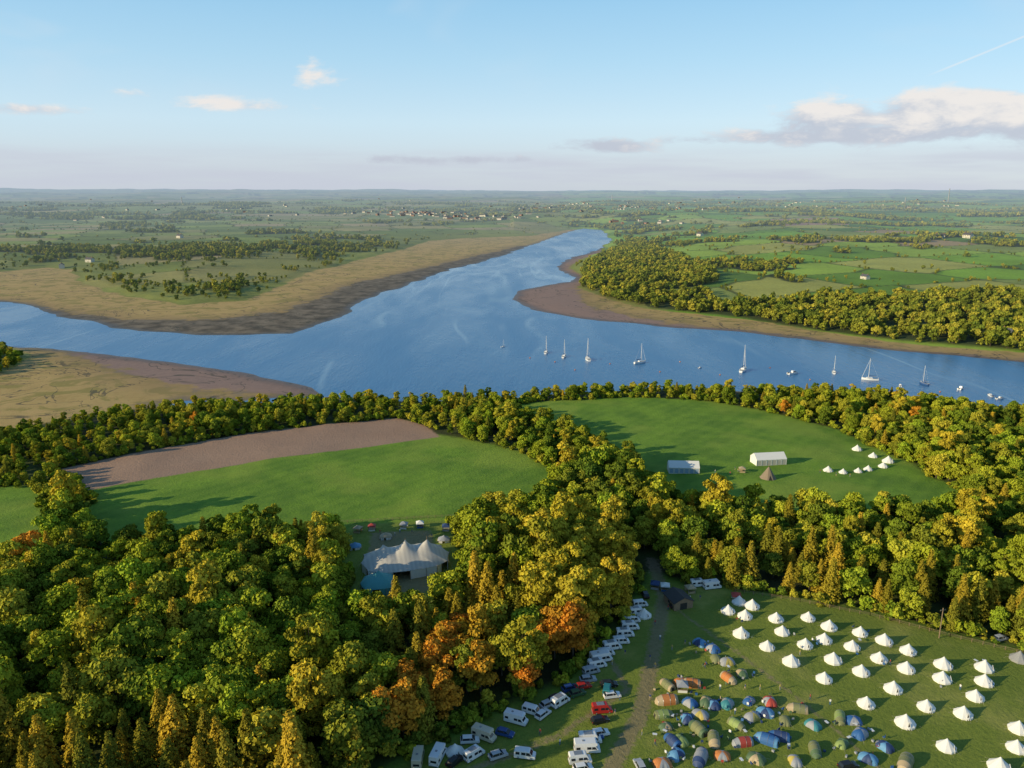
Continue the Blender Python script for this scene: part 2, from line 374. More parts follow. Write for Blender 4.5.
# ------------------------------------------------------------ mesh builder
class MB:
    def __init__(s): s.v=[];s.f=[];s.m=[]
    def add(s,vs,fs,mi=0,M=None):
        o=len(s.v)
        for p in vs:
            p=Vector(p); s.v.append(tuple(M@p) if M is not None else tuple(p))
        for f in fs: s.f.append(tuple(i+o for i in f));s.m.append(mi)
    def box(s,c,d,mi=0,rz=0,tp=1.0):
        x,y,z=d[0]/2,d[1]/2,d[2]/2
        vs=[(-x,-y,-z),(x,-y,-z),(x,y,-z),(-x,y,-z),(-x*tp,-y*tp,z),(x*tp,-y*tp,z),(x*tp,y*tp,z),(-x*tp,y*tp,z)]
        s.add(vs,[(3,2,1,0),(4,5,6,7),(0,1,5,4),(1,2,6,5),(2,3,7,6),(3,0,4,7)],mi,Matrix.Translation(c)@Matrix.Rotation(rz,4,'Z'))
    def cyl(s,a,b,r0,r1,mi=0,n=8,cap=True):
        a=Vector(a);b=Vector(b);d=(b-a).normalized();u=d.orthogonal().normalized();w=d.cross(u)
        vs=[];
        for i in range(n):
            an=2*math.pi*i/n;vs.append(a+(u*math.cos(an)+w*math.sin(an))*r0)
        for i in range(n):
            an=2*math.pi*i/n;vs.append(b+(u*math.cos(an)+w*math.sin(an))*r1)
        fs=[(i,(i+1)%n,n+(i+1)%n,n+i) for i in range(n)]
        if cap: fs+=[tuple(range(n))[::-1],tuple(range(n,2*n))]
        s.add(vs,fs,mi)
    def prism(s,prof,wfun,mi=0):
        """side profile (x,z) list, half width wfun(z)"""
        n=len(prof);vs=[(x,-wfun(z),z) for x,z in prof]+[(x,wfun(z),z) for x,z in prof]
        fs=[tuple(range(n)),tuple(range(n,2*n))[::-1]]+[(i,i+n,(i+1)%n+n,(i+1)%n) for i in range(n)]
        s.add(vs,fs,mi)
    def mesh(s,name,mats,smooth=False):
        me=bpy.data.meshes.new(name);me.from_pydata(s.v,[],s.f)
        for m in mats: me.materials.append(m)
        me.polygons.foreach_set('material_index',s.m)
        if smooth: me.polygons.foreach_set('use_smooth',[True]*len(s.f))
        bm=bmesh.new();bm.from_mesh(me);bmesh.ops.recalc_face_normals(bm,faces=bm.faces);bm.to_mesh(me);bm.free()
        me.update();return me
def place(name,me,p,rz=0,s=1.0,z=None):
    o=bpy.data.objects.new(name,me);sc.collection.objects.link(o)
    if z is None: z=p[2] if len(p)>2 else float(hfun(np.array([p[0]]),np.array([p[1]]))[0])
    o.location=(p[0],p[1],z);o.rotation_euler=(0,0,rz);o.scale=(s,s,s);return o

# ------------------------------------------------------------ trees
def leafmat(name,cols,far=False):
    m,t=newmat(name);oi=t.node('ShaderNodeObjectInfo')
    cr=t.node('ShaderNodeValToRGB');cr.color_ramp.interpolation='LINEAR'
    el=cr.color_ramp.elements
    while len(el)<len(cols): el.new(.5)
    for i,c in enumerate(cols): el[i].position=i/(len(cols)-1);el[i].color=(*c,1)
    t.link(oi.outputs['Random'],cr.inputs[0])
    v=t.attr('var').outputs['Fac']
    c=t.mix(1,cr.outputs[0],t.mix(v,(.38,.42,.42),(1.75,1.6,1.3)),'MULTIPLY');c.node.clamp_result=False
    d=t.node('ShaderNodeBsdfDiffuse');t.link(c,d.inputs[0])
    sh=d.outputs[0]
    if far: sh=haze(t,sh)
    o=t.node('ShaderNodeOutputMaterial');t.link(sh,o.inputs[0]);return m
bark=simple("bark",(.09,.07,.05),.95,var=.3)
LEAF_OAK=leafmat("oak_leaves",[(.06,.11,.018),(.20,.25,.022),(.33,.36,.034),(.08,.14,.018),(.38,.35,.042),(.23,.32,.028),(.09,.13,.02),(.30,.30,.032)])
LEAF_BEECH=leafmat("beech_leaves",[(.33,.29,.028),(.43,.35,.038),(.22,.23,.024),(.38,.33,.033)])
LEAF_SPR=leafmat("spruce_needles",[(.34,.25,.028),(.17,.16,.02),(.42,.30,.034),(.11,.13,.02),(.26,.22,.026)])
LEAF_COP=leafmat("copper_leaves",[(.50,.19,.028),(.40,.22,.028),(.54,.25,.034),(.36,.25,.028)])
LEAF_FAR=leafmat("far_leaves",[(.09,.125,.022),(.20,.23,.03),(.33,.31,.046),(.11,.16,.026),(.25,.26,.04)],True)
def quads(c,nrm,size,asp,rs):
    k=len(c);r=rs.normal(size=(k,3));u=np.cross(nrm,r);u/=np.linalg.norm(u,axis=1)[:,None]+1e-9
    w=np.cross(nrm,u);a=(size*asp)[:,None]*u;b=size[:,None]*w
    lift=nrm*(size*.35)[:,None]
    return np.stack([c-a,c-b*.8+lift*.6,c+a,c+b*.9+lift*.4],1)
def treemesh(name,kind,nl,ls,h,r,seed,mat):
    rs=np.random.default_rng(seed);mb=MB()
    if kind=='broad':
        tr=h*.28
        mb.cyl((0,0,-1),(0,0,tr),r*.07,r*.05,0,7);mb.cyl((0,0,tr),(rs.normal()*.3,rs.normal()*.3,h*.72),r*.05,.06,0,6)
        K=(14+seed%6) if nl>1500 else 9
        L=[]
        for i in range(K):
            a=i*2.4+rs.uniform(0,.8);z=h*(.20+.68*((i+.5)/K));q=math.sqrt(max(0,1-((z/h-.52)/.52)**2))
            rad=r*q*rs.uniform(.25,.88);L.append((math.cos(a)*rad,math.sin(a)*rad,z+rs.normal()*.4,r*rs.uniform(.22,.50)))
        L.append((rs.normal()*.6,rs.normal()*.6,h*.86,r*.34));L.append((rs.normal()*.4,rs.normal()*.4,h*.56,r*.60))
        for (x,y,z,q) in L[:-1]: mb.cyl((0,0,tr*rs.uniform(.6,1.3)),(x,y,z),r*.028,.03,0,4,False)
        Lr=np.array(L);wt=Lr[:,3]**2;wt/=wt.sum();ki=rs.choice(len(L),nl,p=wt)
        d=rs.normal(size=(nl,3));d/=np.linalg.norm(d,axis=1)[:,None];d[:,2]=np.where(d[:,2]<-.25,-d[:,2]*.8,d[:,2])
        rad=Lr[ki,3]*rs.uniform(.66,1.16,nl)
        c=Lr[ki,:3]+d*rad[:,None]*np.array([1,1,.82])
        lv=rs.uniform(0,1,len(L))[ki]
        nrm=d+rs.normal(size=(nl,3))*.5
        size=ls*rs.uniform(.5,1.35,nl)
        asp=rs.uniform(.6,1.1,nl)
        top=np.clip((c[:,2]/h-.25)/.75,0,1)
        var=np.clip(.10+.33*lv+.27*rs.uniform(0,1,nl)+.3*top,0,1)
    else:
        mb.cyl((0,0,-1),(0,0,h*.95),r*.06,.03,0,6)
        tiers=int(h*1.5);ti=rs.integers(0,tiers,nl);tt=(ti+rs.uniform(0,.35,nl))/tiers
        tt=1-(1-tt)**.85
        nb=11;bi=rs.integers(0,nb,nl);ang=bi*2*math.pi/nb+h2(ti.astype(float),bi.astype(float),seed)*.9+rs.normal(size=nl)*.10
        s=rs.uniform(0,1,nl)**.6
        ln=(1-tt)**.8*(.72+.5*h2(ti.astype(float),bi.astype(float),seed+3.))*r
        z=h*(.06+.94*tt)-s*ln*.35
        rad=s*ln+.1
        wob=.25*rs.normal(size=nl)
        c=np.stack([np.cos(ang)*rad-np.sin(ang)*wob*s,np.sin(ang)*rad+np.cos(ang)*wob*s,z+rs.normal(size=nl)*.12],1)
        nrm=np.stack([np.cos(ang)*.8,np.sin(ang)*.8,np.full(nl,.7)],1)+rs.normal(size=(nl,3))*.4
        size=ls*rs.uniform(.6,1.2,nl)*(.6+.4*(1-tt));asp=rs.uniform(.35,.7,nl)
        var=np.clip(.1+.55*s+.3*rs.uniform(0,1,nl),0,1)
    nrm/=np.linalg.norm(nrm,axis=1)[:,None]
    q=quads(c,nrm,size,asp,rs).reshape(-1,3)
    nv0=len(mb.v);nf0=len(mb.f)
    fs=mb.f+[(nv0+4*i,nv0+4*i+1,nv0+4*i+2,nv0+4*i+3) for i in range(nl)]
    me=bpy.data.meshes.new(name);me.from_pydata(mb.v+[tuple(p) for p in q],[],fs)
    me.materials.append(bark);me.materials.append(mat)
    me.polygons.foreach_set('material_index',[0]*nf0+[1]*nl)
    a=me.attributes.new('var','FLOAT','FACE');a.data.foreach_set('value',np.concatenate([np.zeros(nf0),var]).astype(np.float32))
    return me
def coll(name,meshes):
    c=bpy.data.collections.new(name)
    for i,me in enumerate(meshes):
        ob=bpy.data.objects.new("%s_kind_%s"%(name,chr(97+i)),me);c.objects.link(ob)
    return c
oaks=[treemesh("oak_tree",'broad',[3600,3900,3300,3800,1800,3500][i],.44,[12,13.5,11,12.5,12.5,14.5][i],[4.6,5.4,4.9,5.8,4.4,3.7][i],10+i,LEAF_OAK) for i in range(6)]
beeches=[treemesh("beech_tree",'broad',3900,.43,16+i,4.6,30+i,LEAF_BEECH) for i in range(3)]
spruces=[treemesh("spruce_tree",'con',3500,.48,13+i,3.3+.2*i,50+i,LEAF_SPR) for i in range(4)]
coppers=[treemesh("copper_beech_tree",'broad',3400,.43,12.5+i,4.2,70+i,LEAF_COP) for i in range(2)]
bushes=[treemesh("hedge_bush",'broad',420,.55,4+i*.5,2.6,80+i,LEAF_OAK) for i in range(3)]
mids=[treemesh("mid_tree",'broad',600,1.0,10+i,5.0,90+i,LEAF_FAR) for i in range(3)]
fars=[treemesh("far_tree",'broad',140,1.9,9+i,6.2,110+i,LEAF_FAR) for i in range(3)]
C_oak=coll("oak",oaks);C_be=coll("beech",beeches);C_sp=coll("spruce",spruces);C_co=coll("copper",coppers);C_bu=coll("bush",bushes);C_mid=coll("mid",mids);C_far=coll("far",fars)
def scatter(name,x,y,z,scl,col,nk):
    n=len(x);me=bpy.data.meshes.new(name);me.vertices.add(n)
    me.vertices.foreach_set('co',np.stack([x,y,z],1).astype(np.float32).ravel())
    fattr(me,'rot',rng.uniform(0,6.28,n));fattr(me,'scl',scl);fattr(me,'sz',scl*rng.uniform(.85,1.2,n))
    a=me.attributes.new('kind','INT','POINT');a.data.foreach_set('value',rng.integers(0,nk,n).astype(np.int32))
    o=bpy.data.objects.new(name,me);sc.collection.objects.link(o)
    ng=bpy.data.node_groups.new(name,'GeometryNodeTree')
    ng.interface.new_socket('Geometry',in_out='INPUT',socket_type='NodeSocketGeometry');ng.interface.new_socket('Geometry',in_out='OUTPUT',socket_type='NodeSocketGeometry')
    N=ng.nodes;Lk=ng.links
    gi=N.new('NodeGroupInput');go=N.new('NodeGroupOutput');ci=N.new('GeometryNodeCollectionInfo');ci.inputs['Collection'].default_value=col
    ci.inputs['Separate Children'].default_value=True;ci.inputs['Reset Children'].default_value=True
    ip=N.new('GeometryNodeInstanceOnPoints');ip.inputs['Pick Instance'].default_value=True
    def na(nm,ty):
        k=N.new('GeometryNodeInputNamedAttribute');k.data_type=ty;k.inputs['Name'].default_value=nm
        return [q for q in k.outputs if q.enabled and q.name=='Attribute'][0]
    c1=N.new('ShaderNodeCombineXYZ');Lk.new(na('rot','FLOAT'),c1.inputs[2])
    c2=N.new('ShaderNodeCombineXYZ');s_=na('scl','FLOAT');Lk.new(s_,c2.inputs[0]);Lk.new(s_,c2.inputs[1]);Lk.new(na('sz','FLOAT'),c2.inputs[2])
    Lk.new(gi.outputs[0],ip.inputs['Points']);Lk.new(ci.outputs[0],ip.inputs['Instance']);Lk.new(na('kind','INT'),ip.inputs['Instance Index'])
    Lk.new(c1.outputs[0],ip.inputs['Rotation']);Lk.new(c2.outputs[0],ip.inputs['Scale']);Lk.new(ip.outputs[0],go.inputs[0])
    md=o.modifiers.new("instances",'NODES');md.node_group=ng
    return o
sp_=6.3
gx,gy=np.meshgrid(np.arange(-460,460,sp_),np.arange(85,600,sp_))
gx=gx.ravel()+rng.uniform(-.5,.5,gx.size)*sp_;gy=gy.ravel()+rng.uniform(-.5,.5,gy.size)*sp_
hh,ww,ll=hfun(gx,gy,True)
fa,pa=near_attrs(gx,gy)
tr_=pdist(TRK[:2],gx,gy)
rg_=np.hypot(gx,gy)
ok=(ll>5)&(fa<-1.8)&(pa<-2.)&(tr_>4)&(rg_<600)&(np.abs(np.arctan2(gx,gy))<math.radians(42))
ok=ok|(sdf(ISLE,gx,gy)<-3)
gx,gy,hh,ll,fa,pa=[a[ok] for a in (gx,gy,hh,ll,fa,pa)]
BEZ=gpoly([(520,640),(540,560),(560,540),(650,560),(662,575),(640,600),(600,650),(560,690),(520,700)])
CONZ=[gpoly([(-200,780),(0,750),(200,745),(330,770),(420,750),(430,800),(400,1100),(-300,1100)]),gpoly([(370,670),(470,600),(540,590),(545,640),(480,690),(400,700)]),gpoly([(690,560),(800,560),(900,585),(1010,600),(1050,655),(950,632),(870,612),(760,594),(690,584)])]
COPZ=gpoly([(370,790),(390,720),(450,655),(540,645),(600,650),(565,692),(500,718),(440,748),(390,800)])
rnd=rng.uniform(0,1,len(gx))
kind=np.zeros(len(gx),int)
kind[rnd<.09]=1;kind[(rnd>.93)]=2
for z in CONZ[:2]: kind[(sdf(z,gx,gy)<0)&(rnd<.88)]=2
kind[(sdf(CONZ[2],gx,gy)<0)&(rnd<.6)]=2
kind[(sdf(BEZ,gx,gy)<0)&(rnd<.9)]=1
kind[(sdf(COPZ,gx,gy)<0)&(rnd<.68)]=3
kind[(rnd>.52)&(rnd<.526)]=3
nz=fbm(gx/45,gy/45,3,61.)
scl=.62+.60*nz+rng.uniform(-.22,.26,len(gx))
d=np.hypot(gx,gy)
scl*=np.where((gx<-40)&(d>250),.80,1.0)
scl*=np.where(d>320,.70,1.0)
scl=np.where(ll<25,scl*.80,scl)
scl=np.where((gx>60)&(d>230)&(d<320),scl*.85,scl)
edge=(fa>-9)|(pa>-9)
pick=edge&(d<430)&(rng.uniform(0,1,len(gx))<.40)
pools={0:(oaks,"oak_tree"),1:(beeches,"beech_tree"),2:(spruces,"spruce_tree"),3:(coppers,"copper_beech_tree")}
for i in np.where(pick)[0]:
    ms,nm_=pools[kind[i]];o=place(nm_,ms[i%len(ms)],(gx[i],gy[i],hh[i]-.2),rng.uniform(0,6.28),float(scl[i]))
npk=~pick
for k,(nm_,cc,nk) in {0:("oak_woodland",C_oak,6),1:("beech_woodland",C_be,3),2:("spruce_plantation",C_sp,4),3:("copper_beech_woodland",C_co,2)}.items():
    s_=npk&(kind==k);scatter(nm_,gx[s_],gy[s_],hh[s_]-.2,scl[s_],cc,nk)
# bushy margins where the woods meet the fields
bx,by=np.meshgrid(np.arange(-420,420,2.3),np.arange(120,520,2.3))
bx=bx.ravel()+rng.uniform(-1.2,1.2,bx.size);by=by.ravel()+rng.uniform(-1.2,1.2,by.size)
mk=(np.abs(np.arctan2(bx,by))<math.radians(38));bx=bx[mk];by=by[mk]
bf,bp_=near_attrs(bx,by);e=np.maximum(bf,bp_)
mk=(e>-5)&(e<.4)&(rng.uniform(0,1,len(bx))<.55)&(pdist(TRK[:2],bx,by)>4)&(sdf(F4,bx,by)>-.2)&~((bp_>-9)&(bf>-9))
bx,by=bx[mk],by[mk];bh,_,bl=hfun(bx,by,True);mk=bl>4
scatter("hedge_bushes",bx[mk],by[mk],bh[mk]-.5,rng.uniform(.35,.95,mk.sum()),C_bu,3)
print("near trees",len(gx),"named",pick.sum(),"bushes",mk.sum())
def sample(r0,r1,dens):
    ar=.5*(r1*r1-r0*r0)*math.radians(80);n=int(ar*dens)
    r=np.sqrt(rng.uniform(r0*r0,r1*r1,n));a=rng.uniform(math.radians(-40),math.radians(40),n)
    return r*np.sin(a),r*np.cos(a),r
xs,ys,rs_=sample(560,1900,1/60.)
hz,w_,l_=hfun(xs,ys,True);cc_,ce_=country(xs,ys)
u=rng.uniform(0,1,len(xs));inw=sdf(HW,xs,ys)<0;wo_=wooded(xs,ys)>0
hed=(ce_<2.4)&(u<.75)
scrub=(xs<150)&(l_>8)&(l_<450)&(fbm(xs/60,ys/60,4,91.)>.54)&(u<.24)
lone=u<.006
keep=(l_>4)&((inw&(u<.8))|((l_>30)&((wo_&(u<.6))|hed|lone))|scrub)
sc_=np.where(inw,rng.uniform(.45,1.1,len(xs)),np.where(wo_,rng.uniform(.45,.85,len(xs)),np.where(hed,rng.uniform(.2,.45,len(xs)),rng.uniform(.25,.7,len(xs)))))
print("mid",keep.sum())
scatter("mid_distance_woods",xs[keep],ys[keep],hz[keep]-.3,sc_[keep],C_mid,3)
xs,ys,rs_=sample(1900,7000,1/260.)
hz,w_,l_=hfun(xs,ys,True);cc_,ce_=country(xs,ys)
u=rng.uniform(0,1,len(xs));wo_=wooded(xs,ys)>0
hed=(ce_<np.where(rs_>3500,9,5))&(u<.7)
keep=(l_>25)&((wo_&(u<.8))|hed|(u<.006))
sc_=np.where(wo_,rng.uniform(.6,1.05,len(xs)),rng.uniform(.22,.45,len(xs)))*np.where(rs_>3500,1.3,1)
print("far",keep.sum())
scatter("distant_hedgerow_trees",xs[keep],ys[keep],hz[keep]-.5,sc_[keep],C_far,3)

# ------------------------------------------------------------ materials for objects
WHITE=simple("white_canvas",(.80,.78,.72),.85,var=.06)
PAINT=simple("white_paint",(.78,.78,.77),.3,var=.03)
GLASS=simple("dark_glass",(.02,.025,.03),.08,var=.1)
TYRE=simple("tyre_rubber",(.025,.025,.025),.85)
GREY=simple("grey_metal",(.35,.36,.37),.4,metal=.5)
DARK=simple("dark_opening",(.03,.028,.025),.9)
WOOD=simple("weathered_wood",(.26,.18,.11),.85,var=.25)
ROPE=simple("rope",(.55,.5,.4),.9)
def paint(n,c): return simple(n,c,.3,var=.05)
cols={'red':(.45,.03,.025),'blue':(.03,.08,.25),'silver':(.45,.46,.48),'black':(.02,.02,.022),'green':(.05,.12,.06),'white':(.78,.78,.77),'cream':(.62,.55,.40),'teal':(.03,.2,.22)}
def wheels(mb,xs,w,r=.33):
    for x in xs:
        for s in(-1,1):
            mb.cyl((x,s*(w-.24),r),(x,s*(w+.02),r),r,r,2,14);mb.cyl((x,s*(w+.02),r),(x,s*(w+.035),r),r*.55,r*.5,3,10)
TAIL=paint("tail_lamp",(.35,.02,.02))
def van(pm,long=False,motor=False):
    mb=MB();L=2.9 if motor else (2.55 if long else 2.35);H=2.75 if motor else (2.45 if long else 2.0)
    fw=lambda z:.96-(.0 if z<1.05 else (z-1.05)*.10)
    if motor: fw=lambda z:1.08-(.0 if z<1.2 else (z-1.2)*.03)
    prof=[(-L,.32),(L-.05,.32),(L,.55),(L-.05,.95),(L-.62,1.12),(L-1.25,H-.12),(L-1.45,H),(-L+.18,H),(-L,H-.2)]
    if motor: prof=[(-L,.32),(L-.05,.32),(L,.55),(L-.05,.95),(L-.6,1.1),(L-1.15,1.9),(L-.75,2.1),(L-.8,H-.1),(L-1.1,H),(-L+.15,H),(-L,H-.15)]
    mb.prism(prof,fw,0)
    def side(x0,x1,z0,z1,dx=0):
        for s in(-1,1):
            e=.008;mb.add([(x0,s*(fw(z0)+e),z0),(x1+dx,s*(fw(z0)+e),z0),(x1,s*(fw(z1)+e),z1),(x0,s*(fw(z1)+e),z1)],[(0,1,2,3)],1)
    top=1.78 if not motor else 1.8
    side(L-1.95,L-1.25,1.15,top,.42)
    side(L-3.05,L-2.1,1.18,top) ; side(-L+.35,-L+1.25,1.18,top)
    a=(L-.66,1.17);b=(L-1.2,H-.2) if not motor else (L-1.12,1.86)
    mb.add([(a[0]+.02,-.82,a[1]),(a[0]+.02,.82,a[1]),(b[0]+.02,.76,b[1]),(b[0]+.02,-.76,b[1])],[(0,1,2,3)],1)
    mb.add([(-L-.01,-.7,1.2),(-L-.01,.7,1.2),(-L-.01,.66,1.75),(-L-.01,-.66,1.75)],[(0,1,2,3)],1)
    mb.box((L+.02,0,.45),(.12,1.8,.22),3);mb.box((-L-.03,0,.45),(.12,1.8,.2),3)
    for s in(-1,1): mb.box((L-.03,s*.7,.78),(.08,.28,.16),4);mb.box((-L-.01,s*.84,.9),(.04,.1,.3),5);mb.box((L-1.15,s*1.08,1.2),(.1,.18,.22),3)
    wheels(mb,(L-.85,-L+.95),.93 if not motor else 1.0)
    if not motor: mb.box((-.5,0,H+.04),(1.9,1.3,.07),0 if not long else 3)
    mb.box((-.9,0,H+.03),(.5,.5,.08),3)
    return mb.mesh("campervan",[pm,GLASS,TYRE,GREY,PAINT,TAIL])
def car(pm,est=False):
    mb=MB();L=2.1
    w0=lambda z:.88-(0 if z<.6 else (z-.6)*.08)
    mb.prism([(-L,.3),(L-.05,.3),(L,.5),(L-.08,.72),(L-.9,.92),(-L+.05,.95),(-L-.02,.6)],w0,0)
    bk=-L+.1 if est else -L+.25
    cb=[(L-.95,.9),(L-1.65,1.42),(bk+.35,1.44),(bk,.93)]
    w1=lambda z:.80-(z-.9)*.32
    mb.prism(cb,w1,1)
    mb.prism([(L-1.62,1.40),(L-1.7,1.475),(bk+.45,1.485),(bk+.33,1.42)],lambda z:.66,0)
    for x in(L-1.1,.0,bk+.2):
        for s in(-1,1): 
            x2=x-.5 if x>.5 else (x+.02 if x>-.5 else x+.25)
            mb.cyl((x,s*.80,.9),(x2,s*.645,1.44),.035,.035,0,4)
    for s in(-1,1): mb.box((L-.06,s*.62,.65),(.1,.3,.13),4);mb.box((-L-.01,s*.66,.75),(.06,.25,.14),5);mb.box((.75,s*.93,.95),(.12,.16,.12),0)
    mb.box((L,0,.42),(.06,1.5,.12),3)
    wheels(mb,(L-.75,-L+.7),.84,.31)
    return mb.mesh("parked_car",[pm,GLASS,TYRE,GREY,PAINT,TAIL])
PM={k:paint("paint_"+k,c) for k,c in cols.items()}
vans=[van(PM['white']),van(PM['white'],True),van(PM['cream'],motor=True),van(PM['white'],motor=True),van(PM['silver']),van(PM['red'],True),van(PM['teal'])]
cars=[car(PM[k],e) for k,e in (('silver',0),('black',1),('blue',0),('red',0),('white',1),('green',0))]
VH=math.radians(12)
for (u,v,k,a) in [(640,606,0,0),(637,614,1,0),(632,622,0,0),(630,629,1,0),(625,636,1,0),(621,643,0,0),(612,649,1,5),(606,655,0,5),(601,661,3,5),(597,667,1,5),(591,673,4,5),
                  (607,692,6,60),(602,712,5,0),(590,742,1,-5),(587,751,3,-5),(580,762,1,-5),(516,722,3,-35),(484,738,2,-35),(532,713,0,-40),(525,757,0,-20),(474,757,1,30),(438,759,3,60),(418,762,2,80),(560,704,1,30),
                  (698,586,1,-5),(712,588,3,-5)]:
    place("campervan",vans[k],ground(u,v),VH+math.radians(a+random.uniform(-6,6)),random.uniform(.92,1.0))
for (u,v,k,a) in [(588,681,0,0),(583,688,3,5),(609,686,1,0),(612,697,4,0),(594,738,2,0),(600,735,4,0),(556,700,1,20),(548,706,0,20),(543,716,4,30),(505,735,2,-30),(498,757,0,10),(570,690,2,10),(577,695,5,10),(455,763,1,40),(600,722,1,0),(676,607,1,0),(640,768,0,90),(848,768,1,0),(470,742,4,0),(645,596,1,80),(583,770,4,0),(1000,640,0,0)]:
    place("parked_car",cars[k],ground(u,v),VH+math.radians(a+random.uniform(-8,8)))

def bell(wm_):
    mb=MB();n=20;R_=2.5;prof=[(R_,0),(R_*1.01,.6),(R_*.74,1.15),(R_*.47,1.75),(R_*.22,2.4),(.05,3.0)]
    rings=[]
    for j,(r,z) in enumerate(prof):
        vs=[]
        for i in range(n):
            a=2*math.pi*i/n;rr_=r*(1+(.03 if i%2==0 else -.02)*(j<4));vs.append((rr_*math.cos(a),rr_*math.sin(a),z-(.05 if (i%2 and j==1) else 0)))
        rings.append(vs)
    vs=[p for r in rings for p in r];fs=[]
    for j in range(len(prof)-1):
        for i in range(n): fs.append((j*n+i,j*n+(i+1)%n,(j+1)*n+(i+1)%n,(j+1)*n+i))
    mb.add(vs,fs,0)
    mb.add([(2.56,-.55,0),(2.56,.55,0),(2.0,.06,1.75),(2.0,-.06,1.75)],[(0,1,2,3)],1)
    mb.cyl((2.6,-.6,0),(1.9,0,2.0),.06,.06,0,5);mb.cyl((2.6,.6,0),(1.9,0,2.0),.06,.06,0,5)
    mb.cyl((0,0,2.9),(0,0,3.25),.05,.02,2,6)
    for i in range(0,n,2):
        a=2*math.pi*i/n;mb.cyl((R_*math.cos(a),R_*math.sin(a),.6),((R_+1.3)*math.cos(a),(R_+1.3)*math.sin(a),0),.012,.012,3,3,False)
    return mb.mesh("bell_tent",[wm_,DARK,WOOD,ROPE])
bellm=bell(WHITE);bellg=bell(simple("grey_canvas",(.30,.30,.29),.9))
BT=[(739,603),(752,607),(776,620),(808,619),(829,628),(860,634),(884,642),(908,652),(943,666),(984,669),(745,617),(741,635),(782,633),(805,646),(824,641),(852,648),(879,660),(906,670),(942,680),(984,683),(767,648),(791,663),(833,661),(861,673),(893,690),(926,708),(975,698),(824,680),(866,705),(963,715),(905,724),(946,748),(1018,730),(1016,749),(999,768),(644,616),(1045,715),(1060,740)]
for i,(u,v) in enumerate(BT): place("bell_tent",bellm,ground(u,v),math.radians(-60+random.uniform(-35,35)),random.uniform(.78,.90))
place("bell_tent",bellg,ground(1019,660),-1,.9)
for (u,v) in [(455,753),(728,612)]: place("bell_tent",bellm,ground(u,v),-1,.8)
for (u,v,s) in [(828,471,.8),(843,473,.7),(858,472,.7),(868,470,.75),(873,457,.8),(857,450,.9),(888,462,1.0),(883,467,.8),(899,452,.6)]: place("bell_tent",bellm,ground(u,v),-1,s)
def tipi():
    mb=MB();n=16;pr=[(4,0),(3.1,1.3),(1.9,3.2),(.8,5.0),(.2,5.9)];vs=[];fs=[]
    for r,z in pr:
        for i in range(n): a=2*math.pi*i/n;vs.append((r*math.cos(a)*(1.03 if i%2 else .98),r*math.sin(a)*(1.03 if i%2 else .98),z))
    for j in range(4):
        for i in range(n): fs.append((j*n+i,j*n+(i+1)%n,(j+1)*n+(i+1)%n,(j+1)*n+i))
    mb.add(vs,fs,0)
    for i in range(8): a=i*.785;mb.cyl((.3*math.cos(a),.3*math.sin(a),5.6),(-.7*math.cos(a),-.7*math.sin(a),7),.05,.03,1,4)
    mb.add([(.9,-4.0,0),(-.9,-4.0,0),(0,-2.6,2.2)],[(0,1,2)],2)
    return mb.mesh("tipi_tent",[simple("tipi_canvas",(.26,.20,.14),.9),WOOD,DARK])
place("tipi_tent",tipi(),ground(768,478),0,.85)
def dome(c1,c2,name):
    mb=MB();n=24;m_=7;L_=1.7;W_=1.25;H_=1.35;vs=[];fs=[]
    for j in range(m_+1):
        ph=j/m_*math.pi/2
        for i in range(n):
            a=2*math.pi*i/n;k=.16*abs(math.sin(2*a))*math.cos(ph)
            r=(math.cos(ph)**.8)*(1+k*1.5) if j<m_ else 0.02
            vs.append((L_*r*math.cos(a),W_*r*math.sin(a),H_*math.sin(ph)**1.1))
    for j in range(m_):
        for i in range(n):
            fs.append((j*n+i,j*n+(i+1)%n,(j+1)*n+(i+1)%n,(j+1)*n+i))
    mb.add(vs,fs,0)
    for k,f in enumerate(fs):
        i=k%n
        if i in(4,5,6,7,16,17,18,19): mb.m[k]=1
    mb.add([(1.66,-.4,.03),(1.66,.4,.03),(1.34,.05,.85),(1.34,-.05,.85)],[(0,1,2,3)],2)
    for sx_ in(-1,1):
        for sy_ in(-1,1): mb.cyl((sx_*1.3,sy_*.95,.5),(sx_*2.2,sy_*1.7,0),.012,.012,3,3,False)
    return mb.mesh(name,[c1,c2,DARK,ROPE])
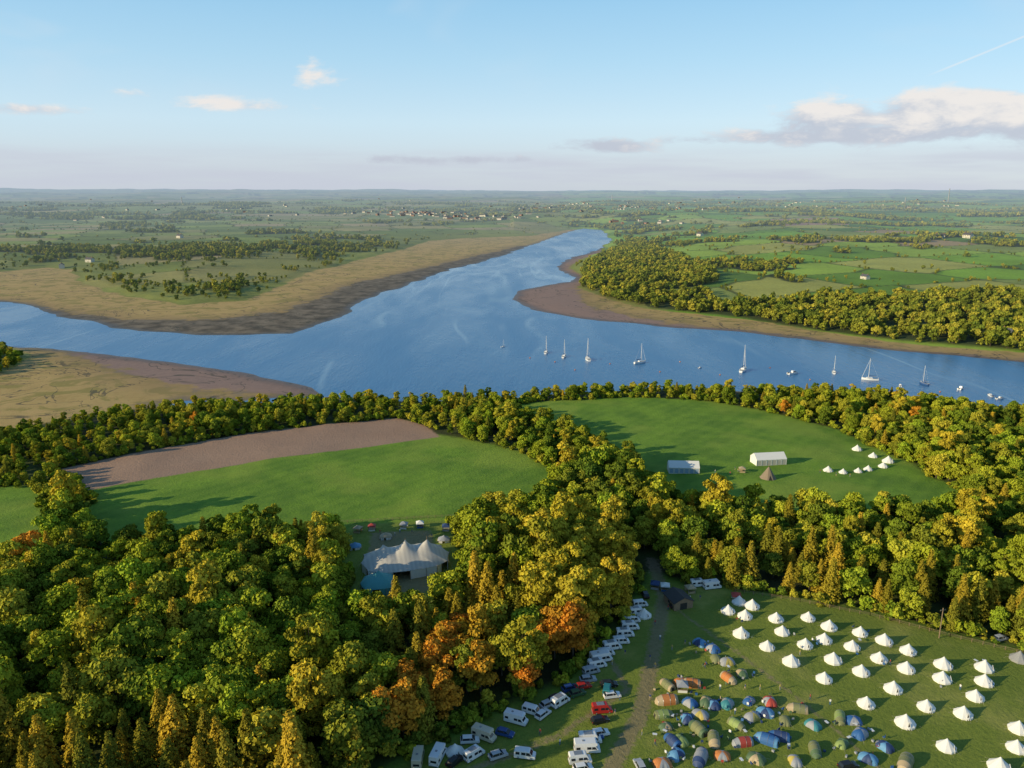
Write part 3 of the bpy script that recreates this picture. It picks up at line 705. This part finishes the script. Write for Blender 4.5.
def tunnel(c1,c2,name):
    mb=MB();st=[(-2.9,.25,.3),(-2.3,1.15,1.3),(-1.1,1.45,1.85),(-1.1,1.48,1.88),(.6,1.5,2.0),(.6,1.5,1.98),(2.0,1.45,1.85),(2.7,1.25,1.6),(2.95,1.15,.05)];n=12;vs=[];fs=[]
    for x,w_,h_ in st:
        for i in range(n+1): a=math.pi*i/n;vs.append((x,-w_*math.cos(a),h_*math.sin(a)**.75))
    for j in range(len(st)-1):
        for i in range(n): fs.append((j*(n+1)+i,j*(n+1)+i+1,(j+1)*(n+1)+i+1,(j+1)*(n+1)+i))
    mb.add(vs,fs,0)
    for k in range(len(fs)):
        j=k//n
        if j in(3,4,5): mb.m[k]=1
        if j in(4,) and k%n in(2,9): mb.m[k]=2
    for x in(-2.3,-1.1,.6,2.0):
        for i in range(n): 
            a=math.pi*i/n;b_=math.pi*(i+1)/n;w_,h_=[(q[1],q[2]) for q in st if abs(q[0]-x)<.01][0]
            mb.cyl((x,-w_*1.01*math.cos(a),h_*1.01*math.sin(a)**.75),(x,-w_*1.01*math.cos(b_),h_*1.01*math.sin(b_)**.75),.03,.03,3,3,False)
    mb.add([(2.97,-.55,.05),(2.97,.55,.05),(2.74,.5,1.3),(2.74,-.5,1.3)],[(0,1,2,3)],2)
    return mb.mesh(name,[c1,c2,DARK,GREY])
def fab(n,c): return simple("fabric_"+n,c,.65,var=.1)
FB={k:fab(k,c) for k,c in {'blue':(.03,.12,.32),'navy':(.03,.06,.16),'green':(.09,.15,.07),'olive':(.20,.21,.09),'tan':(.44,.34,.20),'orange':(.52,.19,.05),'red':(.42,.06,.04),'grey':(.32,.33,.35),'sky':(.12,.30,.50),'yellow':(.50,.40,.10),'purple':(.16,.06,.2),'lime':(.26,.34,.10),'teal':(.05,.24,.26)}.items()}
domes=[dome(FB[a],FB[b_],"dome_tent") for a,b_ in (('blue','grey'),('orange','grey'),('green','tan'),('navy','sky'),('red','grey'),('olive','olive'),('grey','yellow'),('sky','navy'),('teal','grey'),('lime','green'))]
tuns=[tunnel(FB[a],FB[b_],"tunnel_tent") for a,b_ in (('blue','navy'),('tan','olive'),('green','olive'),('grey','red'),('sky','blue'),('olive','lime'),('navy','grey'),('tan','orange'))]
DT=[(667,686,'t',1),(666,702,'t',7),(664,716,'t',5),(666,728,'d',2),(662,765,'d',1),(690,704,'d',0),(714,706,'d',3),(706,703,'d',2),(727,663,'d',6),(729,680,'t',7),(713,650,'d',0),(700,644,'d',7),(698,730,'t',2),(714,742,'t',1),(737,726,'t',5),(742,744,'t',3),(770,703,'d',4),(778,738,'t',0),(765,714,'d',7),(797,710,'t',1),(815,752,'t',2),(840,720,'t',5),(860,735,'d',0),(885,748,'d',3),(727,705,'d',8),(752,718,'d',6),(766,741,'t',4),(687,720,'d',3),(700,760,'t',6),(680,742,'d',9),(722,757,'d',1),(756,760,'d',2),(785,722,'d',5),(842,745,'d',9),(868,760,'d',7),(905,765,'t',1),(853,722,'d',0),(813,726,'d',8),(749,702,'d',0),(690,685,'t',7),(681,684,'d',1),(700,716,'d',6),(672,742,'t',0),(795,762,'d',6),(742,675,'d',2),(716,660,'d',5),(676,756,'d',7)]
for (u,v,k,i) in DT: place("dome_tent" if k=='d' else "tunnel_tent",(domes if k=='d' else tuns)[i],ground(u,v),random.uniform(0,6.28),random.uniform(.9,1.15) if k=='d' else random.uniform(.76,.98))
mb=MB()
gearm=[FB['blue'],FB['red'],FB['grey'],FB['tan'],PAINT,FB['navy'],FB['green']]
for (u,v,k,i) in DT*2+[(a,b_,0,0) for a,b_ in BT[:20]]:
    p=ground(u+random.uniform(-9,9),v+random.uniform(-5,6))
    for _ in range(2):
        x=p[0]+random.gauss(0,1.4);y=p[1]+random.gauss(0,1.4);z=p[2];c=random.randrange(7);a=random.uniform(0,3)
        ty=random.random()
        if ty<.5:
            mb.box((x,y,z+.42),(.5,.5,.06),c,a);mb.box((x-.25*math.cos(a),y-.25*math.sin(a),z+.72),(.06,.5,.6),c,a)
            for q,w_ in((-.2,-.2),(.2,.2),(-.2,.2),(.2,-.2)): mb.cyl((x+q,y+w_,z-.1),(x+q,y+w_,z+.42),.02,.02,2,4)
        elif ty<.65:
            mb.box((x,y,z+.7),(1.0,.6,.05),4,a)
            for q,w_ in((-.3,-.2),(.3,.2),(-.3,.2),(.3,-.2)): mb.cyl((x+q,y+w_,z-.1),(x+q,y+w_,z+.7),.02,.02,2,4)
        else: mb.box((x,y,z+.2),(.6,.4,.45),c,a,.92)
gm=mb.mesh("camping_gear",gearm);go_=bpy.data.objects.new("camping_gear",gm);sc.collection.objects.link(go_)

# ------------------------------------------------------------ big marquee
def marquee(RX,RY,poles,eave,peak,sc_n,mats,name,sharp=2.3):
    n=120;m_=30;vs=[];fs=[]
    def hh_(x,y,q):
        h=eave+1.1*(1-q*q)
        for px,py in poles: h=max(h,eave+.6*(1-q)+peak*math.exp(-(math.hypot(x-px,y-py)/sharp)**.85)*(1-q**6)+ .9*(1-q*q))
        return h
    for j in range(m_+1):
        q=j/m_
        for i in range(n):
            a=2*math.pi*i/n;sc1=1-.06*q*q*abs(math.sin(sc_n*a/2))**.5
            ca_,sa_=math.cos(a),math.sin(a);e=.7
            x=RX*q*sc1*math.copysign(abs(ca_)**e,ca_);y=RY*q*sc1*math.copysign(abs(sa_)**e,sa_)
            z=hh_(x,y,q)-.25*q**4*abs(math.sin(sc_n*a/2))**.7
            vs.append((x,y,z))
    for j in range(m_):
        for i in range(n): fs.append((j*n+i,j*n+(i+1)%n,(j+1)*n+(i+1)%n,(j+1)*n+i))
    mb=MB();mb.add(vs,fs,0)
    rim=vs[m_*n:]
    wv_=[];wf=[]
    for p in rim: wv_.append((p[0]*.985,p[1]*.985,p[2]-.05))
    for p in rim: wv_.append((p[0]*.985,p[1]*.985,0-.3))
    for i in range(n):
        if (i//5)%4!=1: wf.append((i,(i+1)%n,n+(i+1)%n,n+i))
    mb.add(wv_,wf,1)
    for i in range(0,n,5):
        p=rim[i];mb.cyl((p[0],p[1],p[2]),(p[0]*1.13,p[1]*1.16,-.1),.025,.025,2,3,False);mb.cyl((p[0],p[1],0),(p[0],p[1],p[2]+.2),.06,.06,3,5)
    for px,py in poles: mb.cyl((px,py,0),(px,py,eave+peak+1.8),.12,.06,3,6)
    return mb.mesh(name,mats,True)
m,t=newmat("marquee_canvas");tc_=t.node('ShaderNodeTexCoord');wv=t.node('ShaderNodeTexWave');wv.inputs['Scale'].default_value=.22;t.link(tc_.outputs['Object'],wv.inputs['Vector'])
wv.inputs['Distortion'].default_value=.3
c=t.mix(t.ss(wv.outputs['Fac'],.42,.58),(.60,.56,.48),(.47,.44,.39));c=t.mix(t.noise(tc_.outputs['Object'],.6,4),c,(.54,.49,.41))
b=t.node('ShaderNodeBsdfPrincipled');t.link(c,b.inputs['Base Color']);b.inputs['Roughness'].default_value=.7;o=t.node('ShaderNodeOutputMaterial');t.link(b.outputs[0],o.inputs[0])
MQ=m
place("big_marquee",marquee(14.2,9.5,[(-7.,0),(0,0),(7.,0)],3.0,4.8,12,[MQ,WHITE,ROPE,WOOD],"big_marquee",3.6),ground(406,566),math.radians(16))
TEAL=simple("teal_canvas",(.10,.36,.34),.7)
place("round_marquee",marquee(5.5,5,[(0,0)],2.2,2.2,8,[TEAL,TEAL,ROPE,WOOD],"round_marquee"),ground(379,588),.2)
for (u,v,cc_,s) in [(355,548,'sky',.4),(386,538,'tan',.4),(444,541,'grey',.4)]:
    place("stretch_marquee",marquee(5.5,5,[(0,0)],2.2,2.0,8,[FB[cc_],WHITE,ROPE,WOOD],"stretch_marquee"),ground(u,v),.2,s)
def frame(L_,W_,E_,Rg,mats,name,bays=6):
    mb=MB();mb.prism([(-W_,-.2),(W_,-.2),(W_,E_),(0,Rg),(-W_,E_)],lambda z:L_,0)
    mb.prism([(-W_-.15,E_-.1),(W_*0,Rg+.06),(W_+.15,E_-.1),(W_+.15,E_+.02),(0,Rg+.2),(-W_-.15,E_+.02)],lambda z:L_+.12,0)
    for s in(-1,1):
        for k in range(bays):
            y=-L_+(k+.5)*2*L_/bays
            mb.add([(s*(W_+.02),y-L_/bays*.7,.2),(s*(W_+.02),y+L_/bays*.7,.2),(s*(W_+.02),y+L_/bays*.7,E_-.4),(s*(W_+.02),y-L_/bays*.7,E_-.4)],[(0,1,2,3)],1)
        for k in range(bays+1): y=-L_+k*2*L_/bays;mb.box((s*(W_+.05),y,E_/2),(.12,.12,E_),2)
    return mb.mesh(name,mats)
fm1=frame(6.5,3.3,2.6,4.6,[WHITE,simple("blue_side",(.30,.42,.55),.5),GREY],"frame_marquee")
place("frame_marquee",fm1,ground(683,471),math.radians(86))
fm2=frame(7,3.4,2.8,4.9,[WHITE,simple("grey_side",(.45,.43,.38),.5),GREY],"frame_marquee")
place("frame_marquee",fm2,ground(768,463),math.radians(98))
def stall(rc,wc_):
    mb=MB();
    for x in(-1.4,1.4):
        for y in(-1.4,1.4): mb.cyl((x,y,-.2),(x,y,2.1),.05,.05,2,5)
    mb.add([(-1.6,-1.6,2.1),(1.6,-1.6,2.1),(1.6,1.6,2.1),(-1.6,1.6,2.1),(0,0,3.1)],[(0,1,4),(1,2,4),(2,3,4),(3,0,4)],0)
    for s in(-1,1): mb.box((0,s*1.6,1.97),(3.2,.03,.28),0);mb.box((s*1.6,0,1.97),(.03,3.2,.28),0)
    mb.box((0,1.45,1.0),(2.9,.05,2.1),1);mb.box((0,-1.3,.95),(2.7,.5,.08),3);mb.box((0,-1.35,.45),(2.6,.05,.9),1)
    return mb.mesh("market_stall",[rc,wc_,GREY,WOOD])
sts=[stall(FB['red'],WHITE),stall(WHITE,FB['blue']),stall(FB['tan'],FB['tan']),stall(FB['grey'],WHITE),stall(FB['navy'],FB['grey'])]
for i,(u,v) in enumerate([(358,532),(372,530),(404,528),(420,527),(446,530),(690,592),(736,600),(682,690),(665,590),(655,588),(742,472)]): place("market_stall",sts[(i*3+2)%5],ground(u,v),random.uniform(-.3,.3),.85)
mb=MB();mb.prism([(-3,-.2),(3,-.2),(3,2.3),(0,3.6),(-3,2.3)],lambda z:3.2,0);mb.prism([(-3.3,2.2),(0,3.65),(3.3,2.2),(3.3,2.35),(0,3.8),(-3.3,2.35)],lambda z:3.5,1)
mb.box((0,-3.22,1.0),(2.2,.04,2.0),2);mb.box((3.02,0,1.3),(.04,1.2,.8),2);mb.box((-3.02,0,1.3),(.04,1.2,.8),2)
place("timber_shed",mb.mesh("timber_shed",[WOOD,simple("felt_roof",(.06,.055,.05),.9),DARK]),ground(678,604),.3)
mb=MB();mb.cyl((0,0,-1),(0,0,9),.16,.11,0,8);mb.box((0,0,8.3),(1.9,.12,.12),0);[mb.cyl((x,0,8.36),(x,0,8.6),.05,.04,1,6) for x in(-.8,-.3,.3,.8)]
place("telegraph_pole",mb.mesh("telegraph_pole",[WOOD,GREY]),ground(939,638),.3)
def fence(name,pts,step=2.5):
    mb=MB();prev=None
    for i in range(len(pts)-1):
        a=np.array(ground(*pts[i])[:2]);b_=np.array(ground(*pts[i+1])[:2]);n=max(1,int(np.linalg.norm(b_-a)/step))
        for k in range(n+1):
            p=a+(b_-a)*k/n;z=float(hfun(p[:1],p[1:])[0]);mb.box((p[0],p[1],z+.5),(.12,.12,1.3),0)
            if prev is not None:
                for q in(.45,.8,1.05): mb.cyl((prev[0],prev[1],prev[2]+q),(p[0],p[1],z+q),.03,.03,0,4,False)
            prev=(p[0],p[1],z)
    o=bpy.data.objects.new(name,mb.mesh(name,[WOOD]));sc.collection.objects.link(o)
fence("post_and_rail_fence",[(340,523),(400,520),(456,517)])
fence("post_and_rail_fence",[(735,592),(800,602),(870,616),(950,637),(1040,658)])

# ------------------------------------------------------------ yachts
DECK=simple("deck",(.6,.57,.5),.6);MAST=simple("mast",(.7,.7,.68),.4)
def yacht(hullc=PAINT):
    mb=MB();st=[];n=9
    for k in range(13):
        x=-4.5+9*k/12;tt=(x+4.5)/9;w_=1.55*math.sin(min(1,(tt+.35)/1.0)*math.pi/2)*(1-max(0,(tt-.45)/.55)**2.2)+.02
        d_=.55*(1-abs(tt-.45)*1.4);sh=.95+.35*tt**2
        row=[]
        for i in range(n):
            a=-math.pi/2+math.pi*i/(n-1);yy=w_*math.sin(a);zz=sh-(sh+d_)*max(0,math.cos(a))**.6
            row.append((x,yy,zz))
        st.append(row)
    vs=[p for r in st for p in r];fs=[(j*n+i,j*n+i+1,(j+1)*n+i+1,(j+1)*n+i) for j in range(12) for i in range(n-1)]
    mb.add(vs,fs,0);mb.add(st[0],[tuple(range(n))],0)
    dk=[st[j][0] for j in range(13)]+[st[j][-1] for j in range(12,-1,-1)];mb.add(dk,[tuple(range(26))],1)
    mb.prism([(-1.2,1.0),(2.3,1.15),(1.6,1.55),(-1.0,1.6)],lambda z:.85-(z-1)*.3,0)
    for sg in(-1,1): mb.add([(-.8,sg*.80,1.22),(1.5,sg*.78,1.26),(1.3,sg*.74,1.45),(-.8,sg*.74,1.45)],[(0,1,2,3)],2)
    mb.box((-2.6,0,1.02),(2.0,1.3,.06),2)
    mb.cyl((.9,0,1.0),(.9,0,12.5),.15,.11,3,6)
    mb.cyl((.9,0,2.3),(-3.2,0,2.2),.07,.06,3,5);mb.cyl((.7,0,2.45),(-3.0,0,2.4),.22,.16,4,7)
    mb.cyl((4.4,0,1.25),(.9,0,12.0),.09,.05,0,5);mb.cyl((-4.4,0,1.0),(.9,0,12.4),.02,.02,3,3)
    for sg in(-1,1): mb.cyl((.9,sg*1.4,1.1),(.9,sg*.5,7),.02,.02,3,3);mb.cyl((.9,sg*.5,7),(.9,0,12.2),.02,.02,3,3)
    mb.box((.9,0,7),(.08,1.1,.05),3)
    mb.cyl((-4.4,.6,1.1),(-4.4,.6,1.7),.03,.03,3,4);mb.cyl((-4.4,-.6,1.1),(-4.4,-.6,1.7),.03,.03,3,4);mb.cyl((-4.4,-.6,1.7),(-4.4,.6,1.7),.03,.03,3,4)
    return mb.mesh("sailing_yacht",[hullc,DECK,GLASS,MAST,FB['navy']])
ym=[yacht(),yacht(paint("hull_blue",(.06,.12,.28)))]
for (u,v,s,k,a) in [(546,353,1.1,0,80),(564,357,1.1,0,75),(588,360,1.35,0,95),(640,363,1.2,0,30),(743,371,1.5,0,60),(834,373,1.0,0,70),(870,380,1.2,0,160),(924,384,1.0,1,100),(503,347,.5,0,40)]:
    p=plane_pt(u,v);place("sailing_yacht",ym[k],(p[0],p[1],.02),math.radians(a),s)
def motorboat():
    mb=MB();st=[];n=7
    for k in range(9):
        x=-3+6*k/8;tt=k/8;w_=1.15*(1-max(0,(tt-.4)/.6)**2.2)+.02
        st.append([(x,w_*math.sin(-math.pi/2+math.pi*i/(n-1)),.8+.3*tt*tt-1.1*max(0,math.cos(-math.pi/2+math.pi*i/(n-1)))**.6) for i in range(n)])
    mb.add([p for r in st for p in r],[(j*n+i,j*n+i+1,(j+1)*n+i+1,(j+1)*n+i) for j in range(8) for i in range(n-1)],0);mb.add(st[0],[tuple(range(n))],0)
    mb.add([st[j][0] for j in range(9)]+[st[j][-1] for j in range(8,-1,-1)],[tuple(range(18))],1)
    mb.prism([(-.8,.8),(1.4,.9),(.8,1.7),(-.6,1.75)],lambda z:.8-(z-.8)*.15,0);mb.prism([(-.5,1.2),(1.25,1.2),(.85,1.6),(-.5,1.62)],lambda z:.78,2)
    mb.box((-3.1,0,.7),(.4,.4,.9),3)
    return mb.mesh("motorboat",[PAINT,GREY,GLASS,DARK])
mbm=motorboat()
for (u,v,a,s) in [(793,374,20,1.4),(961,389,40,1.1),(990,396,90,.9),(1000,399,10,.9),(700,368,30,.5),(900,386,70,.8)]:
    p=plane_pt(u,v);place("motorboat",mbm,(p[0],p[1],.02),math.radians(a),s)
mb=MB();mb.cyl((0,0,-.3),(0,0,.25),.3,.42,0,10);mb.cyl((0,0,.25),(0,0,.5),.42,.15,0,10);mb.cyl((0,0,.5),(0,0,.75),.04,.04,1,5)
bu=mb.mesh("mooring_buoy",[simple("buoy_orange",(.6,.2,.05),.5),GREY])
for (u,v) in [(555,362),(610,364),(660,372),(680,362),(720,375),(770,368),(810,380),(850,385),(890,392),(940,392),(530,358),(575,370)]:
    p=plane_pt(u,v);place("mooring_buoy",bu,(p[0],p[1],0),0,1.3)

# ------------------------------------------------------------ houses
WALLC=simple("render_wall",(.62,.58,.5),.9);ROOF=simple("slate_roof",(.10,.10,.11),.7);BRK=simple("brick",(.32,.15,.10),.9)
def part(name,mb_,mats,par):
    o=bpy.data.objects.new(name,mb_.mesh(name,mats));sc.collection.objects.link(o);o.parent=par
def house(u,v,rz,s=1.0):
    p=ground(u,v);e=bpy.data.objects.new("farmhouse",None);sc.collection.objects.link(e);e.location=(p[0],p[1],p[2]-.3);e.rotation_euler=(0,0,rz);e.scale=(s,s,s)
    a=MB();a.prism([(-4,0),(4,0),(4,5.2),(0,8.2),(-4,5.2)],lambda z:7,0);part("walls",a,[WALLC],e)
    a=MB();a.prism([(-4.5,5.0),(0,8.25),(4.5,5.0),(4.5,5.25),(0,8.6),(-4.5,5.25)],lambda z:7.4,0);part("roof",a,[ROOF],e)
    a=MB()
    for sg in(-1,1):
        for y in(-5,-2,2,5):
            for z in(1.7,4.1): a.box((sg*4.02,y,z),(.08,1.1,1.2),0)
    part("windows",a,[GLASS],e)
    a=MB();a.box((4.04,0,1.1),(.1,1.1,2.2),0);a.box((-4.04,0,1.1),(.1,1.1,2.2),0);part("door",a,[FB['green']],e)
    a=MB();a.box((0,6.2,8.8),(.9,.9,2),0);a.box((0,-6.2,8.8),(.9,.9,2),0);part("chimney",a,[BRK],e)
for (u,v,r,s) in [(1010,338,.4,1),(1002,334,1.6,.7),(968,238,.3,1.4),(940,238,1.2,1.2),(62,268,.5,1),(90,262,1.2,1),(300,232,.2,1.2),(180,238,.9,1.2),(700,236,.4,1.2),(865,279,.3,.8)]: house(u,v,r,s)
mb=MB()
def th(p,s):
    a=random.uniform(0,3.14);w_=random.uniform(3.5,5)*s;l_=random.uniform(5,10)*s;h_=random.uniform(3.5,5.5)*s
    M=Matrix.Translation(Vector((p[0],p[1],p[2]-1)))@Matrix.Rotation(a,4,'Z')
    vs=[(-w_,-l_,0),(w_,-l_,0),(w_,-l_,h_),(0,-l_,h_*1.5),(-w_,-l_,h_),(-w_,l_,0),(w_,l_,0),(w_,l_,h_),(0,l_,h_*1.5),(-w_,l_,h_)]
    mb.add(vs,[(0,1,2,3,4),(9,8,7,6,5),(0,4,9,5),(1,6,7,2)],random.choice([0,0,2]),M);mb.add(vs,[(2,7,8,3),(3,8,9,4)],1,M)
for (u,v,n,su,sv) in [(425,214,80,30,1.6),(470,217,45,25,1.5),(600,207,80,45,2),(740,204,30,60,2),(150,215,10,120,4),(300,208,16,120,4),(880,205,30,100,3),(60,205,10,60,3),(640,222,10,30,2),(520,212,20,40,3)]:
    for i in range(n):
        vv=max(198,v+random.gauss(0,sv));p=ground(u+random.gauss(0,su),vv)
        if p[2]>3: th(p,1.25)
tm=mb.mesh("distant_town",[simple("far_wall",(.50,.47,.42),.9),simple("far_roof",(.16,.15,.15),.9),simple("far_brick",(.30,.20,.16),.9)]);o=bpy.data.objects.new("distant_town",tm);sc.collection.objects.link(o)
for (u,v,h_) in [(948,203,100),(182,204,50),(612,200,50),(905,204,40)]:
    p=ground(u,v);a=MB();a.cyl((0,0,0),(0,0,h_),4,2.6,0,12);a.cyl((0,0,h_*.93),(0,0,h_*.96),3.4,3.3,0,12)
    place("industrial_chimney",a.mesh("industrial_chimney",[GREY]),p)

# ------------------------------------------------------------ people
SKIN=simple("skin",(.45,.28,.2),.6);HAIR=simple("hair",(.06,.04,.025),.8)
def person(shirt,trous,pose):
    k=.25 if pose else .03
    V=[];E=[];Rr=[]
    def v(p,r): V.append(p);Rr.append(r);return len(V)-1
    pel=v((0,0,.95),.15);ch=v((0,0,1.3),.17);nk=v((0,0,1.5),.06);hd=v((0,.02,1.62),.10);ht=v((0,.01,1.74),.07)
    E+=[(pel,ch),(ch,nk),(nk,hd),(hd,ht)]
    for s in(-1,1):
        hp=v((s*.1,0,.88),.10);kn=v((s*.12,s*k*.5+.03,.48),.065);an=v((s*.12,s*k,.09),.045);to=v((s*.13,s*k+.16,.04),.035)
        E+=[(pel,hp),(hp,kn),(kn,an),(an,to)]
        sh=v((s*.2,0,1.42),.06);el_=v((s*.28,-s*k*.5,1.13),.042);wr=v((s*.27,-s*k*.6+.12,.88),.03);ha=v((s*.26,-s*k*.6+.16,.80),.035)
        E+=[(ch,sh),(sh,el_),(el_,wr),(wr,ha)]
    me=bpy.data.meshes.new("person");me.from_pydata(V,E,[]);ob=bpy.data.objects.new("tmp",me);sc.collection.objects.link(ob)
    ob.modifiers.new("s",'SKIN')
    for i,r in enumerate(Rr): me.skin_vertices[0].data[i].radius=(r,r*.8)
    me.skin_vertices[0].data[0].use_root=True
    ob.modifiers.new("b",'SUBSURF').levels=1
    dg=bpy.context.evaluated_depsgraph_get();m2=bpy.data.meshes.new_from_object(ob.evaluated_get(dg));bpy.data.objects.remove(ob)
    m2.name="person";m2.materials.clear()
    for mt in(SKIN,shirt,trous,HAIR): m2.materials.append(mt)
    for p in m2.polygons:
        c=p.center;z=c.z
        p.material_index=3 if (z>1.68 or (z>1.58 and c.y<0)) else 0 if z>1.5 or (abs(c.x)>.2 and z<1.15 and z>.7) else 1 if z>.96 else 2
    return m2
pp=[person(FB['red'],FB['navy'],1),person(WHITE,FB['blue'],0),person(FB['navy'],FB['tan'],1),person(FB['yellow'],FB['grey'],0)]
for i,(u,v) in enumerate([(655,625),(660,640),(650,660),(655,668),(668,610),(690,600),(700,600),(672,650),(705,668),(720,690),(745,690),(760,690),(700,690),(735,714),(650,700),(642,735),(655,745),(620,700),(615,715),(780,690),(810,700),(830,705),(735,470),(738,472),(730,475),(715,473),(836,476),(850,477),(820,473),(400,533),(412,534),(424,535),(380,534),(395,536),(432,538),(450,553),(455,560),(350,580),(685,645),(800,655),(890,665),(960,690),(625,655),(612,665),(540,735),(560,745)]):
    place("person",pp[i%4],ground(u,v),random.uniform(0,6.28))
print("done")
